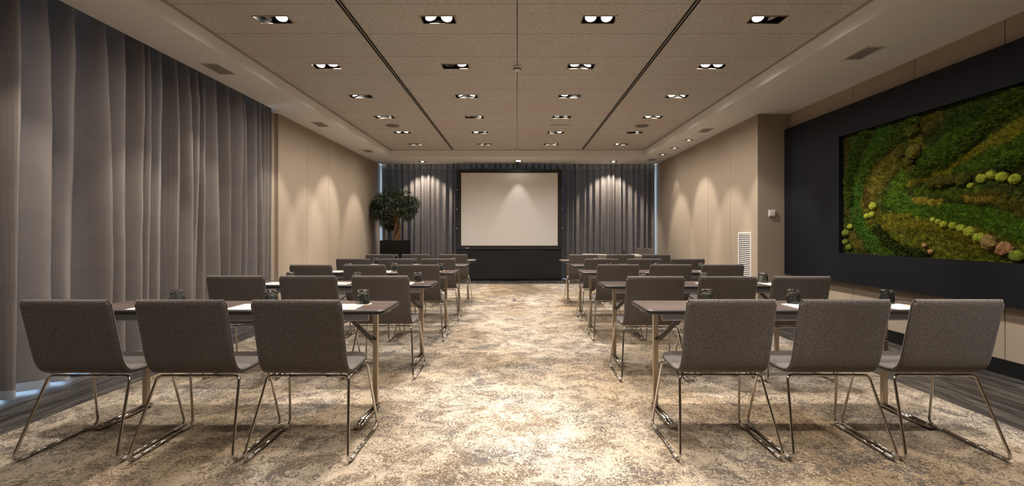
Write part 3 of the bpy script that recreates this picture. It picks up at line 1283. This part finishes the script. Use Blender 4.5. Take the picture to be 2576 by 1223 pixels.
CL = [(-.42, .0, 1.98, .17), (-.36, -.15, 1.72, .17), (-.22, .1, 2.12, .17), (-.24, -.2, 2.02, .17), (-.05, -.05, 2.18, .17), (-.10, -.22, 1.88, .18),
      (.12, .12, 2.12, .17), (.14, -.18, 2.05, .18), (.30, .0, 2.08, .17), (.40, -.1, 1.88, .16), (.34, .15, 1.80, .15), (.18, -.22, 1.78, .15),
      (-.26, .15, 1.62, .15), (-.20, -.12, 1.50, .13), (-.14, .1, 1.40, .10), (.42, .1, 2.0, .14), (.05, .2, 1.85, .16), (-.5, -.05, 1.86, .11), (.34, -.2, 1.66, .12)]
for k in range(7600):
    cx_, cy_, cz_, cr_ = CL[rb.randrange(len(CL))]
    dv = Vector((rb.gauss(0, 1), rb.gauss(0, 1), rb.gauss(0, 1))).normalized() * (rb.random() ** .45)
    p = Vector((cx_, cy_, cz_)) + Vector((dv.x * cr_ * 1.15, dv.y * cr_ * 1.1, dv.z * cr_ * .95))
    up = dv.z
    d = Vector((dv.x * 1.1 + rb.uniform(-.5, .5), dv.y * 1.1 + rb.uniform(-.5, .5), (.5 if up > .5 else -.9) + rb.uniform(-.6, .4))).normalized()
    sd_ = d.cross(Vector((rb.uniform(-1, 1), rb.uniform(-1, 1), rb.uniform(-1, 1)))).normalized()
    ln, wd = rb.uniform(.06, .115), rb.uniform(.005, .009)
    if p.x + px_ < XL + .06:
        p.x = XL + .06 - px_ + .06 * rb.random()
    q = [p, p + d * ln * .4 + sd_ * wd, p + d * ln + Vector((0, 0, -.022)), p + d * ln * .4 - sd_ * wd]
    if min(v_.x for v_ in q) + px_ < XL + .015 or max(v_.y for v_ in q) + py_ > 11.97:
        continue
    lf.add(q, [(0, 1, 2, 3)], False)
lf.build('foliage', M['leaf'], pp)

# ------------------------------------------------------------------ vents, detectors, speakers on the ceiling


def vent(x, y, hx, hy, label):
    e = empty('ceiling_vent', (x, y, SOF), PI if x > 0 else 0)
    tag(e, label, 'vent', 'rectangular air vents in the soffit')
    m = MB()
    w = .016
    for (a, b, c, d_) in ((-hx, hx, -hy, -hy + w), (-hx, hx, hy - w, hy), (-hx, -hx + w, -hy + w, hy - w), (hx - w, hx, -hy + w, hy - w)):
        m.box(a, b, c, d_, -.006, 0)
    m.build('frame', M['vent'], e)
    MB().box(-hx + w, hx - w, -hy + w, hy - w, -.0012, 0).build('backing', M['ventback'], e)
    n = 7
    for k in range(n):
        xx = -hx + w + (2 * hx - 2 * w) * (k + .5) / n
        MB().add([(xx - .011, -hy + w, -.0015), (xx + .003, -hy + w, -.007), (xx + .003, hy - w, -.007), (xx - .011, hy - w, -.0015),
                  (xx - .009, -hy + w, -.0005), (xx + .005, -hy + w, -.006), (xx + .005, hy - w, -.006), (xx - .009, hy - w, -.0005)],
                 [(0, 1, 2, 3), (7, 6, 5, 4), (0, 4, 5, 1), (1, 5, 6, 2), (2, 6, 7, 3), (3, 7, 4, 0)]).build('louvre', M['vent'], e)


M['vent'] = plain('vent_metal', (.70, .66, .60, 1), .6)
M['ventback'] = plain('vent_shadow', (.20, .18, .16, 1), .9)
vent(-3.30, 5.05, .10, .17, 'louvred air vent in the left soffit above the curtain')
vent(-3.276, 7.61, .10, .17, 'louvred air vent in the left soffit where the beige wall begins')
vent(-3.28, 10.06, .10, .17, 'louvred air vent in the left soffit nearest the plant')
vent(3.49, 4.61, .10, .17, 'louvred air vent in the right soffit above the moss picture')
vent(3.318, 8.05, .10, .17, 'louvred air vent in the right soffit above the wall grille')
vent(3.316, 11.25, .10, .17, 'louvred air vent in the right soffit at the far corner')


def smoke(y, label):
    e = empty('smoke_detector', (0, y, CEI))
    tag(e, label, 'smoke detector', 'smoke detectors on the ceiling')
    MB().lathe([(.0, 0), (.052, 0), (.054, -.008), (.052, -.018), (.042, -.024)], n=28).build('base', M['white_plastic'], e)
    h = MB().lathe([(.043, -.024), (.041, -.040), (.034, -.05), (.02, -.053), (0, -.053)], n=28).build('cap', M['white_plastic'], e)
    for k in range(8):
        a = PI / 8 + k * PI / 4
        R_ = Matrix.Rotation(a, 3, 'Z')
        s = MB()
        vs = [R_ @ Vector(p) for p in ((.0385, -.011, -.041), (.0385, .011, -.041), (.0425, .012, -.030), (.0425, -.012, -.030),
                                      (.044, -.011, -.041), (.044, .011, -.041), (.0455, .012, -.030), (.0455, -.012, -.030))]
        s.add(vs, [(0, 3, 2, 1), (4, 5, 6, 7), (0, 1, 5, 4), (1, 2, 6, 5), (2, 3, 7, 6), (3, 0, 4, 7)])
        s.build('sensor_slot', M['black_void'], h)


smoke(5.42, 'white smoke detector on the ceiling joint, the nearer of two')
smoke(10.62, 'white smoke detector on the ceiling joint by the far soffit')

for x, y, lb in ((PX(987, 8.37), 8.37, 'round grey ceiling speaker on the left half of the ceiling'), (PX(1615, 8.39), 8.39, 'round grey ceiling speaker on the right half of the ceiling')):
    e = empty('ceiling_speaker', (x, y, CEI))
    tag(e, lb, 'speaker', 'round ceiling speakers')
    MB().lathe([(.100, 0), (.124, 0), (.126, -.005), (.118, -.011), (.106, -.011), (.104, -.004)], n=40).build('rim', plain('speaker_rim', (.30, .26, .22, 1), .6) if 'sr' not in M else M['sr'], e)
    MB().lathe([(0, -.007), (.05, -.007), (.105, -.006)], n=40).build('grille', M['spk'] if 'spk' in M else M.setdefault('spk', plain('speaker_grille', (.17, .145, .12, 1), .7)), e)

e = empty('emergency_light', (.78, 8.36, CEI))
tag(e, 'flat white rectangular emergency light between the ceiling spotlights', 'emergency light')
MB().box(-.175, .175, -.06, .06, -.012, 0, b=.003).build('plate', plain('plate', (.52, .47, .41, 1), .5), e)
MB().lathe([(.022, -.012), (.020, -.022), (.01, -.027), (0, -.028)], (.03, 0, 0), 18).build('lens', M['white_plastic'], e)

for x, lb in ((PX(1185, 11.63), 'left thin slot air outlet in the far soffit'), (PX(1425, 11.63), 'right thin slot air outlet in the far soffit')):
    e = empty('slot_vent', (x, 11.63, SOF))
    tag(e, lb, 'vent', 'slot vents in the far soffit')
    MB().box(-.18, .18, -.022, .022, -.004, 0).build('frame', M['vent'], e)
    MB().box(-.172, .172, -.014, .014, -.005, -.0035).build('slot', M['grille_dark'], e)

# long double slot diffusers on the panelled ceiling
for x, lb in ((-1.52, 'long black double slot running along the left half of the ceiling'), (1.535, 'long black double slot running along the right half of the ceiling')):
    e = empty('slot_diffuser', (x, (Y0 + COFY) / 2, CEI))
    tag(e, lb, 'air diffuser', 'long ceiling slot diffusers')
    hl = (COFY - Y0) / 2 - .04
    MB().box(-.025, .025, -hl, hl, -.0016, -.0006).build('backing', M['black_void'], e)
    for xx, wd, mk in ((-.0265, .0025, 'slotm'), (0, .005, 'slotm'), (.0265, .0025, 'slotm')):
        MB().box(xx - wd, xx + wd, -hl, hl, -.005, -.0016).build('profile', M['slotm'] if 'slotm' in M else M.setdefault('slotm', plain('slot_profile', (.42, .37, .32, 1), .6)), e)


def single_fixture(x, y, hx, hy, label, d, watts, ang, group):
    e = empty('recessed_downlight', (x, y, SOF))
    tag(e, label, 'ceiling light', group)
    rim_mesh(hx, hy, .010, .004).build('rim', M['brushed'], e)
    MB().box(-hx, hx, -hy, hy, -.002, 0).build('housing', M['black_satin'], e)
    q = Vector(d).normalized().to_track_quat('-Z', 'Y').to_matrix()
    r = min(hx, hy) * .8
    rg = MB().lathe([(r, -.004), (r * 1.1, -.006), (r * 1.12, 0), (r * .6, .002)], (0, 0, -.004), 20, rot=q).build('lamp_ring', M['ring'], e)
    MB().lathe([(0, -.003), (r * .98, -.0042)], (0, 0, -.004), 20, rot=q).build('lamp_lens', M['lamp_on'], rg)
    if watts:
        add_spot('spot_lamp', (x, y, SOF - .05), d, watts, ang, .5)


GF = 'square downlights in the far soffit'
single_fixture(PX(1063, 11.55), 11.55, .085, .085, 'square recessed downlight in the far soffit, left of the screen', (0, .40, -1), 95, math.radians(92), GF)
single_fixture(PX(1304, 11.40), 11.40, .085, .085, 'square recessed downlight in the far soffit, above the screen', (0, -.05, -1), 22, math.radians(60), GF)
single_fixture(PX(1543, 11.55), 11.55, .085, .085, 'square recessed downlight in the far soffit, right of the screen', (0, .40, -1), 95, math.radians(92), GF)
GR = 'small slim downlights in the right soffit'
single_fixture(PX(1733, 8.87), 8.87, .075, .035, 'small slim downlight in the right soffit, nearest of three', (.10, 0, -1), 0, 0, GR)
single_fixture(PX(1697, 9.69), 9.69, .075, .035, 'small slim downlight in the right soffit, middle of three', (.10, 0, -1), 0, 0, GR)
single_fixture(PX(1667, 10.5), 10.5, .075, .035, 'small slim downlight in the right soffit, farthest of three', (.17, 0, -1), 16, math.radians(46), GR)

# ------------------------------------------------------------------ right wall things
e = empty('wall_grille', (XR, 7.34, .44))
tag(e, 'white louvred air grille low on the right beige wall', 'grille')
g = MB()
gh, gw, gf = .78, .21, .022
g.box(-.014, 0, -gw, gw, 0, gf); g.box(-.014, 0, -gw, gw, gh - gf, gh)
g.box(-.014, 0, -gw, -gw + gf, gf, gh - gf); g.box(-.014, 0, gw - gf, gw, gf, gh - gf)
g.build('frame', M['white_plastic'], e)
MB().box(-.003, -.001, -gw + gf, gw - gf, gf, gh - gf).build('backing', M['grille_dark'], e)
for k in range(24):
    z = gf + (gh - 2 * gf) * (k + .5) / 24
    MB().add([(-.015, -gw + gf, z - .013), (-.003, -gw + gf, z + .004), (-.003, gw - gf, z + .004), (-.015, gw - gf, z - .013),
              (-.015, -gw + gf, z - .007), (-.003, -gw + gf, z + .008), (-.003, gw - gf, z + .008), (-.015, gw - gf, z - .007)],
             [(0, 1, 2, 3), (7, 6, 5, 4), (0, 4, 5, 1), (1, 5, 6, 2), (2, 6, 7, 3), (3, 7, 4, 0)]).build('louvre', M['grille_grey'] if 'grille_grey' in M else M.setdefault('grille_grey', plain('grille_grey', (.45, .43, .41, 1), .5)), e)

e = empty('wall_switch', (3.87, RET, 1.508))
tag(e, 'small white square switch on the beige wall return', 'switch')
MB().box(-.05, .05, -.018, 0, -.05, .05, b=.004).build('plate', M['white_plastic'], e)
MB().box(-.034, .034, -.022, -.017, -.034, .034, b=.003).build('rocker', M['white_plastic'], e)

# floor box in the aisle
e = empty('floor_box', (.02, 8.2, .006))
tag(e, 'small metal floor outlet box set in the carpet of the aisle', 'floor outlet')
MB().box(-.10, -.045, -.16, .17, 0, .004, b=.001).build('flap', M['darksteel'], e)
fb = MB()
fb.box(-.045, .10, -.16, -.135, 0, .0035); fb.box(.085, .10, -.135, .17, 0, .0035)
fb.build('frame', M['darksteel'], e)
MB().box(-.045, .085, -.135, .17, 0, .002).build('lid', M['carpet'], e)

# ------------------------------------------------------------------ moss picture
PXF = 4.045
mo = empty('moss_picture', (0, 0, 0))
tag(mo, 'big black framed panel of green moss on the right wall', 'wall picture')
py0, py1, pz0, pz1 = 1.6, 6.92, .592, 2.772
oy0, oy1, oz0, oz1 = 2.9, 5.75, .958, 2.417
pn = MB()
pn.box(PXF, XRR, oy1, py1, pz0, pz1); pn.box(PXF, XRR, py0, oy0, pz0, pz1)
pn.box(PXF, XRR, oy0, oy1, pz0, oz0); pn.box(PXF, XRR, oy0, oy1, oz1, pz1)
pn.build('panel_frame', M['navy_panel'], mo)


def C7(cx, cy):          # outline traced from the photo -> (y, z) on the moss plane
    px, py = 1900 + cx * .4744, 200 + cy * .4744
    d = 4.11 * 1150 / (px - 1301)
    return (d, H + (588 - py) * d / 1150)


STRIPES = [  # (polyline, width m, colour, raise m, shaggy)
    ([(630, 800), (760, 800), (900, 850), (1100, 900), (1425, 990)], .42, (.095, .110, .010), .0, 0),
    ([(700, 760), (830, 740), (1000, 760), (1200, 850)], .20, (.135, .130, .012), .012, 0),
    ([(760, 400), (650, 520), (600, 620), (620, 700)], .30, (.120, .112, .016), .010, 0),
    ([(585, 600), (600, 660)], .12, (.085, .060, .016), .010, 0),
    ([(560, 780), (640, 870), (720, 930)], .18, (.045, .085, .008), .012, 0),
    ([(650, 800), (760, 900), (900, 940)], .13, (.030, .045, .008), .006, 1),
    ([(760, 560), (720, 640), (900, 690), (1100, 710), (1250, 740), (1425, 800)], .21, (.055, .115, .008), .010, 0),
    ([(800, 500), (760, 560)], .2, (.075, .125, .010), .010, 0),
    ([(1100, 600), (1250, 620), (1425, 690)], .13, (.085, .080, .010), .010, 0),
    ([(870, 590), (1050, 600), (1200, 560)], .10, (.070, .110, .009), .008, 0),
    ([(830, 545), (900, 525), (1020, 540)], .09, (.165, .165, .016), .018, 0),
    ([(845, 640), (985, 648)], .07, (.23, .19, .024), .02, 0),
    ([(1130, 630), (1180, 640), (1260, 640)], .06, (.17, .13, .018), .02, 0),
    ([(850, 330), (880, 400), (840, 400)], .2, (.115, .110, .014), .012, 0),
    ([(880, 260), (960, 200)], .16, (.085, .080, .012), .008, 0),
    ([(900, 430), (1000, 370), (1100, 260)], .22, (.050, .100, .009), .008, 0),
    ([(1050, 230), (1200, 170)], .18, (.028, .055, .008), .006, 0),
    ([(950, 500), (1100, 450), (1250, 350), (1425, 240)], .15, (.150, .150, .013), .012, 0),
    ([(1080, 490), (1300, 390), (1425, 320)], .13, (.055, .105, .009), .008, 0),
    ([(690, 260), (610, 400), (560, 530), (530, 660), (560, 780), (630, 880)], .20, (.042, .100, .010), .008, 0),
    ([(590, 290), (545, 380), (512, 500), (505, 640)], .15, (.045, .082, .010), .038, 1),
    ([(850, 220), (720, 340), (620, 440), (580, 520)], .15, (.060, .105, .012), .042, 1),
    ([(880, 490), (1050, 400), (1180, 275), (1425, 80)], .16, (.058, .100, .010), .048, 1),
    ([(1310, 450), (1425, 410)], .12, (.052, .095, .010), .042, 1),
    ([(480, 300), (485, 500), (490, 700)], .07, (.065, .050, .010), .0, 0),
    ([(510, 830), (560, 890)], .12, (.095, .085, .012), .012, 0),
]
BALLS = [(1150, 562, 15, 0), (1210, 525, 24, 0), (1265, 505, 24, 0), (1320, 515, 27, 0), (1390, 528, 27, 0),
         (635, 672, 21, 0), (628, 718, 17, 0), (600, 725, 15, 0), (511, 780, 15, 0), (488, 815, 19, 2), (486, 862, 16, 2), (505, 890, 17, 2),
         (950, 745, 13, 0), (980, 755, 15, 0), (1010, 768, 18, 0), (1057, 777, 19, 0), (1103, 790, 22, 0), (1150, 808, 27, 0), (1200, 840, 28, 0),
         (1256, 866, 35, 3), (1335, 898, 34, 4), (1402, 938, 33, 2),
         (850, 270, 34, 1), (790, 382, 32, 1), (822, 438, 30, 1), (850, 480, 26, 1), (955, 550, 27, 1), (1003, 546, 29, 1), (1050, 530, 28, 1), (1115, 530, 34, 1), (855, 385, 36, 5),
         (870, 515, 14, 4), (938, 913, 13, 4), (905, 880, 12, 4)]
seg = []
for pl, w, c, h, sh in STRIPES:
    pts = [C7(*p) for p in pl]
    seg.append((pts, w, c, h, sh))


def moss_at(y, z):
    jx, jz = .03 * mn.noise((y * 7, z * 7, 3)), .03 * mn.noise((y * 7, z * 7, 9))
    col = Vector((.050, .066, .012)) * (1 + .5 * mn.noise((y * 3, z * 3, 4)))
    h, sh = 0.0, 0
    for pts, w, c, hh, s in seg:
        best = 9
        for a, b in zip(pts[:-1], pts[1:]):
            ax, az, bx, bz = a[0], a[1], b[0], b[1]
            dx, dz = bx - ax, bz - az
            tt = max(0, min(1, ((y + jx - ax) * dx + (z + jz - az) * dz) / (dx * dx + dz * dz)))
            q = math.hypot(y + jx - ax - tt * dx, z + jz - az - tt * dz)
            best = min(best, q)
        k = 1 - best / (w / 2)
        if k > 0:
            s_ = min(1, k / .18)
            col = col.lerp(Vector(c), s_)
            h = h * (1 - s_) + hh * min(1, math.sqrt(k) * 1.15)
            sh = s if s_ > .5 else sh
    return col, h, sh


NY, NZ = 300, 156
vs, cols, info = [], [], []
for j in range(NZ + 1):
    z = oz0 + (oz1 - oz0) * j / NZ
    for i in range(NY + 1):
        y = oy0 + (oy1 - oy0) * i / NY
        c, h, sh = moss_at(y, z)
        lump = .014 * mn.noise((y * 14, z * 14, 0)) + .010 * mn.noise((y * 33, z * 33, 1)) + (.016 * mn.noise((y * 24, z * 24, 2)) if sh else 0)
        h2 = max(-.004, .014 + h + lump)
        vs.append((XRR - .018 - h2, y, z))
        k = .8 + .5 * mn.noise((y * 20, z * 20, 5))
        cols.append((c.x * k, c.y * k, c.z * k, 1))
        info.append((c, h2, sh))
fs = [(j * (NY + 1) + i, (j + 1) * (NY + 1) + i, (j + 1) * (NY + 1) + i + 1, j * (NY + 1) + i + 1) for j in range(NZ) for i in range(NY)]
mm = MB().add(vs, fs, True)
rm = random.Random(9)
TUFT = 52000
tv, tf, tc = [], [], []
for k in range(TUFT):
    i, j = rm.randrange(NY), rm.randrange(2, NZ - 1)
    if i < 1:
        continue
    c, h2, sh = info[j * (NY + 1) + i]
    p = Vector(vs[j * (NY + 1) + i]) + Vector((0, rm.uniform(-.005, .005), rm.uniform(-.005, .005)))
    ln = rm.uniform(.012, .024) * (2.0 if sh else 1)
    d = Vector((-1, rm.uniform(-.9, .9), rm.uniform(-.9, .9) - .2)).normalized()
    s_ = d.cross(Vector((rm.uniform(-1, 1), rm.uniform(-1, 1), rm.uniform(-1, 1)))).normalized() * rm.uniform(.0018, .0034) * (1.8 if sh else 1)
    o = len(tv)
    tv += [p - s_, p + s_, p + d * ln]
    tf.append((o, o + 1, o + 2))
    kk = rm.uniform(.6, 1.8) * (1.15 if sh else 1)
    tc += [(c.x * kk, c.y * kk, c.z * kk, 1)] * 3
mm.add(tv, tf, False)
cols += tc
moss_o = mm.build('moss_bed', M['moss'], mo)
moss_o['kind'] = 'stuff'
ca = moss_o.data.color_attributes.new('moss', 'FLOAT_COLOR', 'POINT')
ca.data.foreach_set('color', np.array(cols, dtype=np.float32).ravel())
BC = [(.24, .29, .035), (.050, .054, .008), (.10, .13, .018), (.22, .16, .065), (.27, .15, .075), (.10, .095, .016)]
for (cx, cy, r, kind) in BALLS:
    y, z = C7(cx, cy)
    rad = r * .4744 * y / 1150
    b = MB()
    nu, nv = 30, 18
    vs_ = []
    for jj in range(nv + 1):
        th = PI * jj / nv
        for ii in range(nu):
            a = 2 * PI * ii / nu
            dvec = Vector((math.sin(th) * math.cos(a), math.sin(th) * math.sin(a), math.cos(th)))
            rough = .16 if kind in (0, 2) else .3
            rr = rad * (.92 + .8 * rough * mn.noise(dvec * 1.6 + Vector((cx, cy, 0))) + 1.5 * rough * abs(mn.noise(dvec * 2.7 + Vector((cy, cx, 0)))) + .10 * mn.noise(dvec * 11 + Vector((cy, cx, 0))))
            vs_.append((XRR - .04 - rad * .25 + dvec.x * rr * .75, y + dvec.y * rr * 1.15, z + dvec.z * rr))
    b.add(vs_, [(jj * nu + ii, jj * nu + (ii + 1) % nu, (jj + 1) * nu + (ii + 1) % nu, (jj + 1) * nu + ii) for jj in range(nv) for ii in range(nu)], True)
    bo = b.build('moss_ball' if kind not in (3, 4) else 'lichen_tuft', M['moss'], mo)
    cc = bo.data.color_attributes.new('moss', 'FLOAT_COLOR', 'POINT')
    c = BC[kind]
    cc.data.foreach_set('color', np.array([(c[0], c[1], c[2], 1)] * len(vs_), dtype=np.float32).ravel())
    bo['label'] = ['bright yellow-green moss ball', 'dark moss ball', 'green moss ball', 'tan lichen tuft', 'pinkish lichen tuft', 'olive moss ball'][kind]

# ------------------------------------------------------------------ daylight behind the curtains + render look
w = bpy.data.worlds.new('World')
sc.world = w
w.use_nodes = True
bg = w.node_tree.nodes['Background']
bg.inputs['Color'].default_value = (.60, .79, 1.0, 1)
bg.inputs['Strength'].default_value = 4.0

sc.view_settings.view_transform = 'Standard'
sc.view_settings.look = 'None'
sc.view_settings.gamma = 1.0
sc.view_settings.use_curve_mapping = False
sc.view_settings.exposure = 0.52
sc.cycles.max_bounces = 6
sc.cycles.diffuse_bounces = 4
sc.cycles.use_adaptive_sampling = True
sc.cycles.adaptive_threshold = .04
sc.cycles.glossy_bounces = 4
sc.cycles.transmission_bounces = 8
sc.cycles.caustics_reflective = False
sc.cycles.caustics_refractive = False
sc.cycles.sample_clamp_indirect = 4.0
